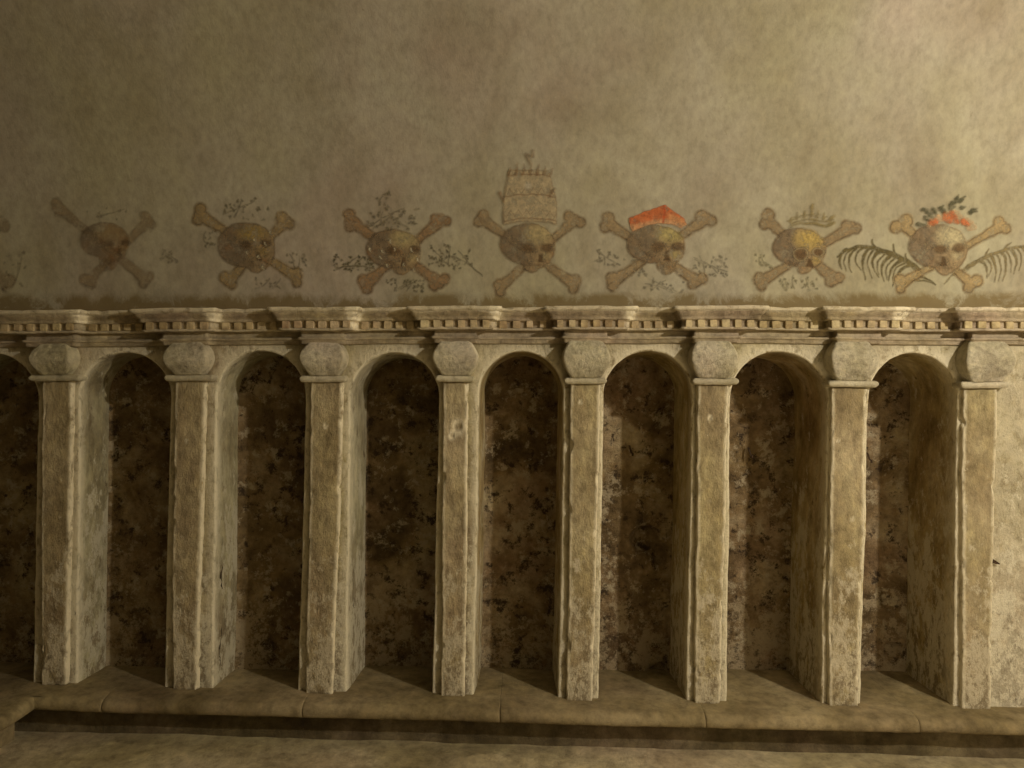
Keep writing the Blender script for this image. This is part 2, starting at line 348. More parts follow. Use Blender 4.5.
# open cracks in the plaster of the niche sides
M_CRACK = stone('crack_shadowed_rubble', (0.03, 0.02, 0.012), (0.045, 0.03, 0.018), (0.07, 0.05, 0.03), 9, 30, bump=0.3)
def crack(pix, xplane, wd, parent, seed):
    rs = np.random.RandomState(seed); pts = []
    for q in range(len(pix)-1):
        for s in np.linspace(0, 1, 14, endpoint=False):
            px = pix[q][0]+(pix[q+1][0]-pix[q][0])*s; py = pix[q][1]+(pix[q+1][1]-pix[q][1])*s
            d = ray(px, py); tt = (xplane(py)-CAM[0])/d[0]; pts.append(CAM+d*tt)
    pts = np.array(pts); n = len(pts); wv = wd*np.clip(np.sin(np.linspace(0.05, 3.09, n))+rs.uniform(-.5, .5, n), .12, 1.3)
    j = rs.uniform(-.004, .004, n); V = []
    for k in (-1, -.3, .3, 1): V.append(np.stack([pts[:, 0]+(0.0025 if abs(k) > .5 else .004), pts[:, 1]+j+k*wv, pts[:, 2]], 1))
    V = rough(np.array(V)); mk('crack', V, gridf(4, n), M_CRACK, parent, attrs={'arris': np.zeros(4*n)}, label='open dark crack in the plaster')
pl = [o for o in COL.objects if o.name.startswith('pilaster')]
pl.sort(key=lambda o: o.location.x)
def xpl(n):
    a, b = ax(NICHE[n][0], 400, WY), ax(NICHE[n][2], 690, WY); return lambda py: a+(b-a)*(py-400)/290
crack([(227, 440), (224, 480), (226, 530), (221, 575), (223, 610), (219, 650), (221, 672)], xpl(2), 0.010, pl[1], 5)
crack([(356, 575), (353, 605), (357, 630), (360, 650)], xpl(3), 0.011, pl[2], 6)

# ------------------------------------------------------------------ cornice
def sweep(blocks, yb, p, prof, dz0=0.0, seg=0.03):
    """moulding run along the wall, stepping forward by p over each block"""
    rows = []
    for (o, dz) in prof:
        pts = []; xprev = X0
        for (a, b) in blocks:
            xa = a-o; xb = b+o
            for (p0, p1, n) in (((xprev, yb-o), (xa, yb-o), 14), ((xa, yb-o), (xa, yb-p-o), 4), ((xa, yb-p-o), (xb, yb-p-o), 18), ((xb, yb-p-o), (xb, yb-o), 4)):
                for s in np.linspace(0, 1, n, endpoint=False): pts.append((p0[0]+(p1[0]-p0[0])*s, p0[1]+(p1[1]-p0[1])*s))
            xprev = xb
        for s in np.linspace(0, 1, 20): pts.append((xprev+(X1-xprev)*s, yb-o))
        pts = np.array(pts); rows.append(np.stack([pts[:, 0], pts[:, 1], z_top(pts[:, 0])+dz+dz0], 1))
    return np.array(rows)
UB = [(ax(a, 322, -0.07), ax(b, 322, -0.07)) for a, b in ((-60, -58), (-4, 76), (141, 211), (278, 353), (417, 493), (553, 628), (682, 758), (829, 903), (961, 1046))][1:]
LB = [(ax(a, 335, -0.02), ax(b, 335, -0.02)) for a, b in ((26, 76), (163, 208), (301, 344), (434, 477), (564, 607), (694, 738), (836, 880), (971, 1017))]
cor = root('cornice', ((X0+X1)/2, 0.0, 1.70), 'stone cornice with a row of dentils stepping forward over each pilaster, below the painted skulls', 'cornice')
PR = [(-.10, 0.004), (0.030, 0.0), (.034, -.001), (.037, -.006), (.037, -.012), (.034, -.016), (.026, -.018), (.024, -.022), (.022, -.028), (.016, -.035), (.011, -.040),
      (.010, -.044), (.010, -.050), (.008, -.052), (-.004, -.053), (-.006, -.055), (-.006, -.078), (-.004, -.080), (.000, -.081), (.002, -.083), (.001, -.089), (-.002, -.091), (-.035, -.093), (-.06, -.093)]
V = sweep(UB, -0.015, 0.048, PR); A = np.zeros(V.shape[:2]); A[1:7] = .55; A[18:21] = .25
chip = np.clip(fbm(V*24.0, 61, 3)-0.15, 0, 1); V2 = rough(V, 0.003, 0.0022); V2[1:7, :, 2] -= chip[1:7]*0.012; V2[1:7, :, 1] += chip[1:7]*0.016
for bx, by in ((76, 309), (211, 308), (352, 312), (496, 306), (632, 308), (902, 312)):      # plaster breaks at the ends of blocks
    p = at(bx, by, -0.09); A = np.maximum(A, np.exp(-(((V[..., 0]-p[0])/0.018)**2+((V[..., 2]-p[2])/0.05)**2))*3.0)
mk('crown_moulding', V2, gridf(*V.shape[:2]), M_CORN, cor, attrs={'arris': A.reshape(-1)})
PR2 = [(-.02, -.090), (0, -.092), (0, -.094), (0, -.112), (.002, -.114), (.008, -.116), (.010, -.119), (.009, -.124), (.003, -.126), (0, -.128), (0, -.140), (-.003, -.142), (-.04, -.142)]
V = sweep(LB, 0.012, 0.040, PR2)
mk('architrave', rough(V, 0.003, 0.002), gridf(*V.shape[:2]), M_CORN, cor, attrs={'arris': np.full(V[..., 0].size, 0.12)})
def bevbox(sx, sy, sz, b=0.002):
    V = []; Fc = []
    xs_, ys_, zs_ = (-sx/2, sx/2), (-sy/2, sy/2), (-sz/2, sz/2)
    import bmesh
    bm = bmesh.new(); bmesh.ops.create_cube(bm, size=1.0)
    for v in bm.verts: v.co.x *= sx; v.co.y *= sy; v.co.z *= sz
    bmesh.ops.bevel(bm, geom=list(bm.edges), offset=b, segments=2, affect='EDGES')
    me = bpy.data.meshes.new('dentil'); bm.to_mesh(me); bm.free(); me.materials.append(M_DENT); return me
dm = bevbox(0.029, 0.018, 0.031, 0.0015); dproto = None; rng = np.random.RandomState(4); cbase = np.array(cor.location)
def put_dentil(x, y):
    global dproto
    if dproto is None: o = bpy.data.objects.new('dentil', dm); dproto = o; o.parent = cor
    else: o = dproto.copy(); o.parent = cor
    COL.objects.link(o); o.location = np.array([x, y, float(z_top(x))-0.0665+rng.uniform(-.0012, .0012)])-cbase
    o.rotation_euler = (0, rng.uniform(-.06, .06), rng.uniform(-.05, .05)); o.scale = (rng.uniform(.86, 1.12), 1, rng.uniform(.9, 1.02))
prev = ax(-70, 322, -0.03)
for (a, b) in UB:
    y0 = -0.015+0.004; n = int(round((a-prev-0.02)/0.052))
    if a > ax(0, 322, -0.03):
        for q in range(n): put_dentil(prev+0.012+(a-prev-0.024)*(q+0.5)/n, y0)
    n = int(round((b-a)/0.052))
    for q in range(n):
        x = a+0.004+(b-a-0.008)*(q+0.5)/n
        if -2.25 < x < 2.15: put_dentil(x, y0-0.048)
    prev = b

# ------------------------------------------------------------------ ledge and floor
def zl(x): return z_foot(x)
def ledge_prof():
    """(y, dz from the top surface) from the niche backs over the round nose down to the floor"""
    P = [(0.46, 0.0), (0.30, 0.0), (0.15, 0.0), (0.05, 0.0), (0.0, 0.0), (-0.05, -0.001), (-0.075, -0.003)]
    for a in np.linspace(0, math.pi/2, 8)[1:]: P.append((-0.078-0.034*math.sin(a), -0.003-0.030*(1-math.cos(a))))
    for a in np.linspace(0, math.pi/2, 5)[1:]: P.append((-0.112+0.016*(1-math.cos(a)), -0.034-0.022*math.sin(a)))
    P += [(-0.060, -0.058), (-0.022, -0.060), (-0.014, -0.070), (-0.012, -0.11), (-0.012, -0.19), (-0.012, -0.25)]
    return P
led = root('stone_ledge', (0.3, 0.0, 0.05), 'raised stone ledge with a rounded front edge on which all the pilasters stand', 'ledge')
JO = [-2.20, ax(101, 712, -.11), ax(302, 718, -.11), ax(500, 720, -.11), ax(706, 722, -.11), ax(921, 730, -.11), X1]
LP = ledge_prof()
def slab(xa, xb, part, top):
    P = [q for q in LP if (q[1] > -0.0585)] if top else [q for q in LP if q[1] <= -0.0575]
    n = max(8, int((xb-xa)/0.02)); xs = np.linspace(xa, xb, n); gap = 0.0003
    xs = np.concatenate([[xa+gap], [xa+gap+.001, xa+gap+.006], xs[1:-1], [xb-gap-.006, xb-gap-.001], [xb-gap]]); pull = np.zeros(len(xs)); pull[0] = pull[-1] = .005; pull[1] = pull[-2] = 0.003
    V = np.array([[(x, y+pu*(1 if y < -.05 else 0), float(zl(x))+dz-pu*(.5 if y < -.07 else 0.05)) for x, pu in zip(xs, pull)] for y, dz in P])
    V2 = rough(V, 0.004, 0.0022, 20)
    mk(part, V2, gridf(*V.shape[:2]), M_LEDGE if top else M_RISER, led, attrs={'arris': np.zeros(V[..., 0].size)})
for a, b in zip(JO[:-1], JO[1:]): slab(a, b, 'slab', True)
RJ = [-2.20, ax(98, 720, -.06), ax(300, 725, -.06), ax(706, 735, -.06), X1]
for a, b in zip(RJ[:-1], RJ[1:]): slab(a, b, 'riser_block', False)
# return of the ledge along the left side
P = LP; XB = -1.935
ys = np.concatenate([np.linspace(-0.085, -2.6, 130)])
rows = []
zc = float(zl(-1.9))
for (y, dz) in P:
    off = -(y+0.112)                        # how far behind the nose
    xx = XB+off if y < 0.0 else XB-0.112-(y)*2.6
    rows.append([(xx, yy, zc+dz-0.0) for yy in ys])
V = np.array(rows); V2 = rough(V, 0.005, 0.003, 20)
side = root('side_ledge', (-2.5, -1.0, 0.05), 'short return of the stone ledge coming forward in the lower left corner', 'ledge')
mk('slab', V2, gridf(*V.shape[:2]), M_LEDGE, side, attrs={'arris': np.zeros(V[..., 0].size)})
V = np.array([[(x, y, zc-0.001) for x in np.linspace(X0, XB+0.03, 40)] for y in np.linspace(0.46, -0.10, 24)])
mk('corner_slab', rough(V, 0.004, 0.002, 20), gridf(24, 40), M_LEDGE, side, attrs={'arris': np.zeros(24*40)})

z_fl = level([(40, 731), (256, 737), (512, 745), (768, 751), (1024, 759)], -0.012)
xs = np.linspace(X0, X1, 240); ys = np.concatenate([np.linspace(0.08, -0.5, 50), np.linspace(-0.55, Y_OPP, 50)])
G = np.stack(np.meshgrid(ys, xs, indexing='ij'), -1)
V = np.stack([G[..., 1], G[..., 0], z_fl(G[..., 1])], -1)
V2 = rough(V, 0.006, 0.004, 14)
for (fx, fy_) in ((478, 757), (452, 762), (497, 750)):       # a worn crumbly patch by the ledge
    p = at(fx, fy_, -0.14); d = np.hypot((V[..., 0]-p[0])/0.10, (V[..., 1]+0.13)/0.06); V2[..., 2] += np.exp(-d**2)*(0.006+0.012*fbm(V*40, 9, 3))
mk('floor', V2, gridf(*V.shape[:2]), M_FLOOR, attrs={'arris': np.zeros(V[..., 0].size)}, kind='structure')

# ------------------------------------------------------------------ vault and the rest of the room
R = 2.6; VY0 = 0.0; VZ = 1.80
def vault_pt(x, ph, off=0.0):
    """barrel vault springing above the cornice; off > 0 lies inside the room"""
    r = R-off-0.012*np.sin(x*1.3+0.4)*np.sin(ph*4.0+0.3)-0.006*np.sin(x*4.1+ph*6.0)*np.clip(ph*3, 0, 1)
    return np.stack([x, VY0-R+r*np.cos(ph), VZ+r*np.sin(ph)], -1)
xs = np.linspace(X0, X1, 200); ph = np.linspace(-0.02, math.pi, 130)
G = np.stack(np.meshgrid(ph, xs, indexing='ij'), -1)
V = vault_pt(G[..., 1], G[..., 0]); mk('ceiling', V, gridf(130, 200), M_VAULT, kind='structure', attrs={'arris': np.zeros(V[..., 0].size)})
def plane(name, c, mat):
    V = np.array(c, float); n = 30
    u, v = np.meshgrid(np.linspace(0, 1, n), np.linspace(0, 1, n), indexing='ij')
    G = V[0]*(1-u[..., None])*(1-v[..., None])+V[1]*u[..., None]*(1-v[..., None])+V[2]*(u*v)[..., None]+V[3]*((1-u)*v)[..., None]
    mk(name, G, gridf(n, n), mat, kind='structure', attrs={'arris': np.zeros(n*n)})
plane('wall_front', [(X0, Y_OPP, -0.1), (X1, Y_OPP, -0.1), (X1, Y_OPP, 1.82), (X0, Y_OPP, 1.82)], M_DIM)
plane('wall_left', [(X0, 0.5, -0.1), (X0, Y_OPP, -0.1), (X0, Y_OPP, 4.45), (X0, 0.5, 4.45)], M_DIM)
plane('wall_right', [(X1, 0.5, -0.1), (X1, Y_OPP, -0.1), (X1, Y_OPP, 4.45), (X1, 0.5, 4.45)], M_WALL)

# ------------------------------------------------------------------ wall paintings
def on_vault(px, py, off):
    d = ray(px, py); oy = CAM[1]-(VY0-R); oz = CAM[2]-VZ
    a = d[..., 1]**2+d[..., 2]**2; b = 2*(oy*d[..., 1]+oz*d[..., 2]); c = oy*oy+oz*oz-R*R
    t = (-b+np.sqrt(b*b-4*a*c))/(2*a); P = CAM+d*t[..., None]
    ph_ = np.arctan2(P[..., 2]-VZ, P[..., 1]-(VY0-R)); return vault_pt(P[..., 0], ph_, off)

def paint_mat():
    m = bpy.data.materials.new('fresco_paint'); m.use_nodes = True; nt = m.node_tree; N = nt.nodes; L = nt.links
    b = N['Principled BSDF']; b.inputs['Roughness'].default_value = 0.9; b.inputs['Specular IOR Level'].default_value = 0.2
    a = N.new('ShaderNodeAttribute'); a.attribute_name = 'paint'
    g = N.new('ShaderNodeNewGeometry')
    n = N.new('ShaderNodeTexNoise'); n.inputs['Scale'].default_value = 55; n.inputs['Detail'].default_value = 8; n.inputs['Roughness'].default_value = 0.7
    L.new(g.outputs['Position'], n.inputs['Vector'])
    r = N.new('ShaderNodeValToRGB'); L.new(n.outputs['Fac'], r.inputs['Fac'])
    r.color_ramp.elements[0].position = 0.32; r.color_ramp.elements[0].color = (.70, .70, .70, 1)
    r.color_ramp.elements[1].position = 0.68; r.color_ramp.elements[1].color = (1.3, 1.28, 1.22, 1)
    x = N.new('ShaderNodeMix'); x.data_type = 'RGBA'; x.blend_type = 'MULTIPLY'; x.inputs['Factor'].default_value = 0.9
    L.new(a.outputs['Color'], x.inputs[6]); L.new(r.outputs['Color'], x.inputs[7]); L.new(x.outputs[2], b.inputs['Base Color'])
    bp = N.new('ShaderNodeBump'); bp.inputs['Strength'].default_value = 0.2; bp.inputs['Distance'].default_value = 0.02
    L.new(n.outputs['Fac'], bp.inputs['Height']); L.new(bp.outputs[0], b.inputs['Normal'])
    r2 = N.new('ShaderNodeValToRGB'); n2 = N.new('ShaderNodeTexNoise'); n2.inputs['Scale'].default_value = 38; n2.inputs['Detail'].default_value = 10; n2.inputs['Roughness'].default_value = 0.75
    L.new(g.outputs['Position'], n2.inputs['Vector']); L.new(n2.outputs['Fac'], r2.inputs['Fac'])
    r2.color_ramp.elements[0].position = 0.36; r2.color_ramp.elements[0].color = (.45, .45, .45, 1)
    r2.color_ramp.elements[1].position = 0.52; r2.color_ramp.elements[1].color = (1, 1, 1, 1)
    mu = N.new('ShaderNodeMath'); mu.operation = 'MULTIPLY'; L.new(a.outputs['Alpha'], mu.inputs[0]); L.new(r2.outputs['Color'], mu.inputs[1])
    tr = N.new('ShaderNodeBsdfTransparent'); ms = N.new('ShaderNodeMixShader')
    L.new(mu.outputs[0], ms.inputs[0]); L.new(tr.outputs[0], ms.inputs[1]); L.new(b.outputs[0], ms.inputs[2]); L.new(ms.outputs[0], N['Material Output'].inputs['Surface'])
    return m
M_PAINT = paint_mat()

def sm(d, soft): return np.clip(0.5-d/soft, 0, 1)         # coverage from a signed distance in pixels
def seg_d(X, Y, a, b):
    a = np.array(a, float); b = np.array(b, float); d = b-a; t = np.clip(((X-a[0])*d[0]+(Y-a[1])*d[1])/(d@d+1e-9), 0, 1)
    return np.hypot(X-a[0]-d[0]*t, Y-a[1]-d[1]*t), t
def warp(X, Y, s, amp=0.9, fr=0.16):
    P = np.stack([X*fr, Y*fr, np.zeros_like(X)+s], -1); return X+amp*fbm(P, 3, 2), Y+amp*fbm(P, 40, 2)
def n2(X, Y, fr, s): return fbm(np.stack([X*fr, Y*fr, np.zeros_like(X)+s*3.1], -1), 91, 3)
def lerp(a, b, t): return a+(b-a)*np.clip(t, 0, 1)[..., None]
C = lambda *v: np.array(v, float)
BROWN, TAN, OCHRE, PALE, DARK, GREY, RUST, OLIVE = C(.125, .08, .042), C(.305, .23, .135), C(.35, .265, .12), C(.44, .39, .25), C(.085, .055, .032), C(.17, .15, .115), C(.24, .115, .05), C(.13, .12, .05)

def patch(name, bbox, fn, layer, parent, fade=1.0, seed=0, step=0.7, label=None):
    x0, y0, x1, y1 = bbox; nx = int((x1-x0)/step)+2; ny = int((y1-y0)/step)+2
    X, Y = np.meshgrid(np.linspace(x0, x1, nx), np.linspace(y0, y1, ny))
    Xw, Yw = warp(X, Y, seed); col, al = fn(Xw, Yw)
    al = np.clip(al, 0, 1)*fade
    wearn = n2(X, Y, 0.11, seed+5); al = al*np.clip(1.08+wearn*2.2*(1.2-fade)+0.55*n2(X, Y, 0.5, seed+9), 0.12, 1)
    keep = al > 0.02; Fq = gridf(ny, nx); kf = keep.reshape(-1)[Fq].any(1); Fq = Fq[kf]
    if len(Fq) == 0: return None
    used, inv = np.unique(Fq, return_inverse=True)
    V = on_vault(X, Y, 0.0012+0.0007*layer).reshape(-1, 3)[used]
    rgba = np.concatenate([np.clip(col, 0, 1), al[..., None]], -1).reshape(-1, 4)[used]
    rgba[:, 3] = np.where(keep.reshape(-1)[used], rgba[:, 3], 0)
    o = mk(name, V, inv.reshape(-1, 4)[:, ::-1], M_PAINT, parent, attrs={'paint': rgba})
    if label: o['label'] = label
    return o

def bone_fn(ends, hw, cols, seed):
    """ends: two lists of (x, y, r) knobs"""
    A, B = ends; a = np.mean([k[:2] for k in A], 0); b = np.mean([k[:2] for k in B], 0); u = (b-a)/np.linalg.norm(b-a)
    a2 = a+u*1.0; b2 = b-u*1.0; base, line = cols
    def fn(X, Y):
        d, t = seg_d(X, Y, a2, b2); hw_ = hw+1.2; D = d-(hw_*(0.82+0.55*np.abs(2*t-1)**2.5)); kn = D
        for (x, y, r) in A+B:
            kd = np.hypot(X-x, Y-y)-r-1.0; D = np.minimum(D, kd); 
            kn = np.minimum(kn, kd)
        al = sm(D, 2.6)*0.86
        ol = np.clip(1-np.abs(D+1.3)/1.25, 0, 1)
        side = ((X-a[0])*(-u[1])+(Y-a[1])*u[0]); sh = np.clip(0.42+side/(hw*3.0)*(1 if u[0] > 0 else -1), 0, 1)
        nn = n2(X, Y, 0.22, seed); col = lerp(base*(1.14+0.22*nn[..., None]), line, ol*0.75+sh*0.26+np.clip(nn, 0, 1)*0.25)
        for K in (A, B):                       # the line that parts the two knobs
            m = np.mean([k[:2] for k in K], 0); dd, _ = seg_d(X, Y, m, m+(m-(a+b)/2)/np.linalg.norm(m-(a+b)/2)*6.0)
            ds, _ = seg_d(X, Y, m, m); col = lerp(col, line, np.clip(1-dd/1.1, 0, 1)*0.6)
        return col, al
    xs_ = [k[0] for k in A+B]; ys_ = [k[1] for k in A+B]
    return (min(xs_)-9, min(ys_)-9, max(xs_)+9, max(ys_)+9), fn

def stroke_fn(lines, col, soft=1.2):
    """lines: list of (points, width0, width1)"""
    def fn(X, Y):
        al = np.zeros_like(X)
        for pts, w0, w1 in lines:
            n = len(pts)-1
            for q in range(n):
                d, t = seg_d(X, Y, pts[q], pts[q+1]); wv = w0+(w1-w0)*(q+t)/n
                al = np.maximum(al, sm(d-wv*1.25, soft))
        nn = n2(X, Y, 0.3, 2); c = np.zeros(X.shape+(3,))+col; return c*(1+0.4*nn[..., None]), al*0.9
    P = [p for l in lines for p in l[0]]; xs_ = [p[0] for p in P]; ys_ = [p[1] for p in P]
    return (min(xs_)-4, min(ys_)-4, max(xs_)+4, max(ys_)+4), fn

def curve(p0, p1, p2, n=9):
    t = np.linspace(0, 1, n)[:, None]; p0, p1, p2 = map(lambda q: np.array(q, float), (p0, p1, p2))
    return ((1-t)**2*p0+2*t*(1-t)*p1+t*t*p2).tolist()

def sprig(box, n, seed, stems=2, leaf=1.3):
    """twigs with small leaves scattered in a box"""
    rs = np.random.RandomState(seed); x0, y0, x1, y1 = box; L_ = []
    for s in range(stems):
        a = (rs.uniform(x0, x1), y1-rs.uniform(0, (y1-y0)*.3)); b = (rs.uniform(x0, x1), y0+rs.uniform(0, (y1-y0)*.3))
        L_.append((curve(a, ((a[0]+b[0])/2+rs.uniform(-4, 4), (a[1]+b[1])/2+rs.uniform(-3, 3)), b, 6), 0.45, 0.25))
    for k in range(n):
        x, y = rs.uniform(x0, x1), rs.uniform(y0, y1); an = rs.uniform(0, 6.28); l = rs.uniform(.8, 2.6)*leaf/1.3
        L_.append(([(x, y), (x+l*math.cos(an), y+l*math.sin(an))], leaf*rs.uniform(.5, 1), 0.3))
    return L_

def skull_parts(t, bb, jaw, fore, socks, nose, seed, fade, tone=0.0, warm=TAN, fcol=PALE, rim=False):
    """bb: left, top, right, bottom of the cranium; jaw: chin point; fore: lit forehead ellipse"""
    fade = fade*0.9; jaw = (jaw[0], jaw[1]-2.5); x0, y0, x1, y1 = bb; cx, cy, rx, ry = (x0+x1)/2, (y0+y1)/2, (x1-x0)/2, (y1-y0)/2; jx, jy = jaw
    def fn(X, Y):
        q = np.hypot((X-cx)/rx, (Y-cy)/ry); D = (q-1)*min(rx, ry)
        fx, fy_ = (cx*0.35+x1*0.65)-3, y0+ry*1.15                      # the face bulges forward on the right
        D = np.minimum(D, (np.hypot((X-(x1-rx*.62))/(rx*.64), (Y-fy_)/(ry*1.02))-1)*ry*.8)
        d2, t2 = seg_d(X, Y, (jx+1, cy+2), (jx, jy-8)); D = np.minimum(D, d2-(rx*0.58-(rx*.58-9.5)*t2))
        al = sm(D, 1.8)*0.95
        nn = n2(X, Y, 0.13, seed); n3 = n2(X, Y, 0.4, seed+1)
        dk = BROWN*0.68+GREY*0.6
        lit = np.clip((X-(x0+rx*0.75))/(rx*0.75), 0, 1)
        col = lerp(np.zeros(X.shape+(3,))+dk, warm, lit*0.95+nn*0.5+0.10)
        col = lerp(col, RUST, np.clip(nn-0.05, 0, 1)*1.1*(0.35+0.65*(Y > cy))*(0.5+tone))
        f = np.hypot((X-fore[0])/fore[2], (Y-fore[1])/fore[3]); col = lerp(col, fcol, np.clip(1.35-f, 0, 1)*1.15)
        ch = np.hypot((X-socks[1][0]+2)/7, (Y-socks[1][1]-8)/6); col = lerp(col, fcol*0.92, np.clip(1.1-ch, 0, 1)*0.75)
        ol = np.clip(1-np.abs(D+0.9)/1.0, 0, 1); col = lerp(col, BROWN, ol*0.6)
        ck, _ = seg_d(X, Y, (socks[0][0]-12, socks[0][1]+8), (jx-3, jy-8)); col = lerp(col, BROWN, np.clip(1-ck/3.0, 0, 1)*0.55)
        for k in range(5):                       # teeth
            tx = jx-6+k*3.0; dd, _ = seg_d(X, Y, (tx, jy-8), (tx+.4, jy-3.5)); col = lerp(col, BROWN, np.clip(1-dd/0.8, 0, 1)*0.55)
        dd, _ = seg_d(X, Y, (jx-8, jy-6), (jx+8, jy-6.5)); col = lerp(col, BROWN, np.clip(1-dd/1.0, 0, 1)*0.5)
        return col*(1+0.28*n3[..., None]), al
    sk = patch('skull', (x0-5, y0-5, x1+5, jy+6), fn, 3, t, fade, seed, 0.65)
    for (sx, sy, a, b) in socks:
        def fs(X, Y, sx=sx, sy=sy, a=a, b=b):
            q = np.hypot((X-sx)/a, (Y-sy)/b)**1.0; D = (q-1)*min(a, b)
            col = np.zeros(X.shape+(3,))+BROWN*1.15; col = lerp(col, TAN*0.75, np.clip((q-0.62)*2.4, 0, 1)*0.55)
            al = sm(D, 2.4)*0.72
            if rim: col = lerp(col, PALE*0.8, np.clip(1-np.abs(D-0.4)/1.0, 0, 1)*.55); al = sm(D-1.2, 1.2)*0.9
            return col, al
        patch('eye_socket', (sx-a-4, sy-b-4, sx+a+4, sy+b+4), fs, 4, sk, min(1, fade+.05), seed+3, 0.5)
    nx_, ny_, na, nb = nose
    def fnn(X, Y):
        wv = na*(0.45+0.55*np.clip((Y-ny_+nb)/(2*nb), 0, 1)); D = np.maximum(np.abs(X-nx_)-wv, np.abs(Y-ny_)-nb)
        return np.zeros(X.shape+(3,))+BROWN*0.9, sm(D, 1.6)*0.85
    patch('nose_hole', (nx_-na-3, ny_-nb-3, nx_+na+3, ny_+nb+3), fnn, 4, sk, fade, seed+4, 0.5)
    return sk

def motif(cx, cy, label): 
    p = on_vault(np.array(float(cx)), np.array(float(cy)), 0.001); return root('painted_skull', tuple(p), label, 'wall painting', 'painted skulls above the cornice')
def bones(t, TL, TR, BL, BR, hw, seed, fade, base=TAN, line=BROWN):
    for k, (A, B) in enumerate(((TL, BR), (TR, BL))):
        bb, fn = bone_fn((A, B), hw, (base, line), seed+k); patch('bone', bb, fn, 1+0.5*k, t, fade*.88, seed+k)
def sprigs(lists, col, layer, t, fade, seed):
    for k, l in enumerate(lists): strokes('leafy_sprig', l, col, layer, t, fade, seed+k)
def strokes(name, lines, col, layer, t, fade, seed, step=0.5, label=None):
    bb, fn = stroke_fn(lines, col, 1.6); return patch(name, bb, fn, layer, t, fade, seed, step, label)

# 8: skull with roses and palm fronds, far right
t = motif(943, 275, 'painted skull with a wreath of red flowers and two palm fronds, rightmost of the row')
bones(t, [(895, 227, 6.2), (905, 221, 6.5)], [(998, 222, 5), (1005, 229, 5)], [(899, 280, 5.6), (900, 289, 4.6)], [(976, 281, 6), (968, 288, 5.4)], 3.6, 11, 0.97, OCHRE*.5+TAN*.6)
skull_parts(t, (907, 224, 966, 268), (944, 277), (951, 236, 15, 12), [(939.5, 249, 7.6, 4), (957.5, 248, 6.2, 4.4)], (942.5, 261.5, 3.4, 4.2), 21, 1.0)
def frond(stem, leaves, w):
    out = [(stem, w, 0.9)]; L_ = []
    for q, l in enumerate(leaves):
        L_.append(l)
        if q+1 < len(leaves): L_.append(tuple((u+v)/2+(0.0 if k != 3 else -2.5) for k, (u, v) in enumerate(zip(l, leaves[q+1]))))
    for q, (sx, sy, ex, ey, bx, by) in enumerate(L_):
        jx = math.sin(q*2.3+1)*1.6; jy = math.sin(q*1.7)*2.6; out.append((curve((sx, sy), (bx-1.5-jx, by-1.5), (ex+1.0+jx, ey+jy), 7), 1.5 if q % 2 == 0 else 0.8, 0.3))
    return out
stem = curve((918, 271), (895, 250), (862, 247))+curve((862, 247), (848, 247), (837, 257))[1:]
fr = frond(stem, [(846, 250, 839, 269, 838, 257), (856, 248, 851, 273, 845, 257), (868, 249, 865, 278, 858, 259), (878, 252, 876, 279, 868, 262),
                  (889, 256, 882, 279, 878, 266), (899, 261, 889, 283, 888, 269), (908, 266, 892, 284, 897, 271)], 2.3)
for (sx, sy, ex, ey, bx, by) in ((876, 249, 871, 240, 871, 246), (896, 257, 893, 245, 891, 250), (908, 263, 905, 254, 904, 258)): fr.append((curve((sx, sy), (bx, by), (ex, ey), 7), 1.2, 0.4))
fr.append((curve((918, 275), (925, 278), (935, 285), 6), 1.2, .4)); fr.append((curve((905, 283), (918, 277), (932, 284), 6), 1.1, .3))
strokes('palm_frond', fr, OLIVE*.6+BROWN*.4, 0, t, 0.95, 31)
stem = curve((963, 271), (985, 252), (1024, 246))+[(1034, 245)]
fr = frond(stem, [(1022, 247, 1023, 266, 1030, 254), (1010, 249, 1013, 275, 1020, 258), (1000, 252, 1002, 280, 1011, 262), (990, 256, 992, 284, 1000, 266), (980, 261, 985, 276, 990, 266)], 1.9)
for (sx, sy, ex, ey, bx, by) in ((985, 258, 988, 249, 985, 254), (1004, 250, 1011, 243, 1005, 246)): fr.append((curve((sx, sy), (bx, by), (ex, ey), 7), 1.2, 0.4))
fr.append((curve((958, 271), (950, 276), (943, 284), 6), 1.2, .4))
strokes('palm_frond', fr, OLIVE*.5+TAN*.45, 0, t, 0.9, 32)
strokes('wreath_petals', [([(x, y), (x+3, y+.5)], 3.4, 2.4) for x, y in ((929, 223), (937, 219), (945, 216), (953, 214), (959, 219), (966, 222), (969, 227))], C(.50, .33, .19), 4.5, t, 0.6, 35, label='pale orange petals of the wreath')
rs = np.random.RandomState(3)
strokes('red_flowers', [([(x, y), (x+1.5, y+.8)], r, r*.8) for x, y, r in ((930, 223, 2.6), (934, 221, 2.2), (944, 219, 2.6), (947, 220, 3.2), (952, 217, 3.0), (954, 221, 2.4), (962, 222, 2.6), (965, 224, 2), (950, 213.5, 2.4), (944, 214.5, 2))], C(.48, .15, .06), 5, t, 0.8, 33, label='orange red flowers of the wreath')
strokes('wreath_leaves', [([(x, y), (x+dx, y+dy)], 1.9, .6) for x, y, dx, dy in ((921, 210, 6, 1), (926, 212, 5, 3), (932, 210, 3, 4), (924, 218, 4, 3), (917, 224, 6, 1), (939, 209, 3, -3), (942, 211, -1, -3), (949, 208, 5, -2), (951, 203, 5, -1), (955, 199, 2, -4), (959, 201, 5, -4), (969, 213, 6, -4), (971, 211, 4, 1), (960, 208, 4, -1), (949, 205, 3, -4), (929, 215, 3, 3))], C(.075, .075, .045), 5, t, 0.9, 34, label='dark leaves of the wreath')

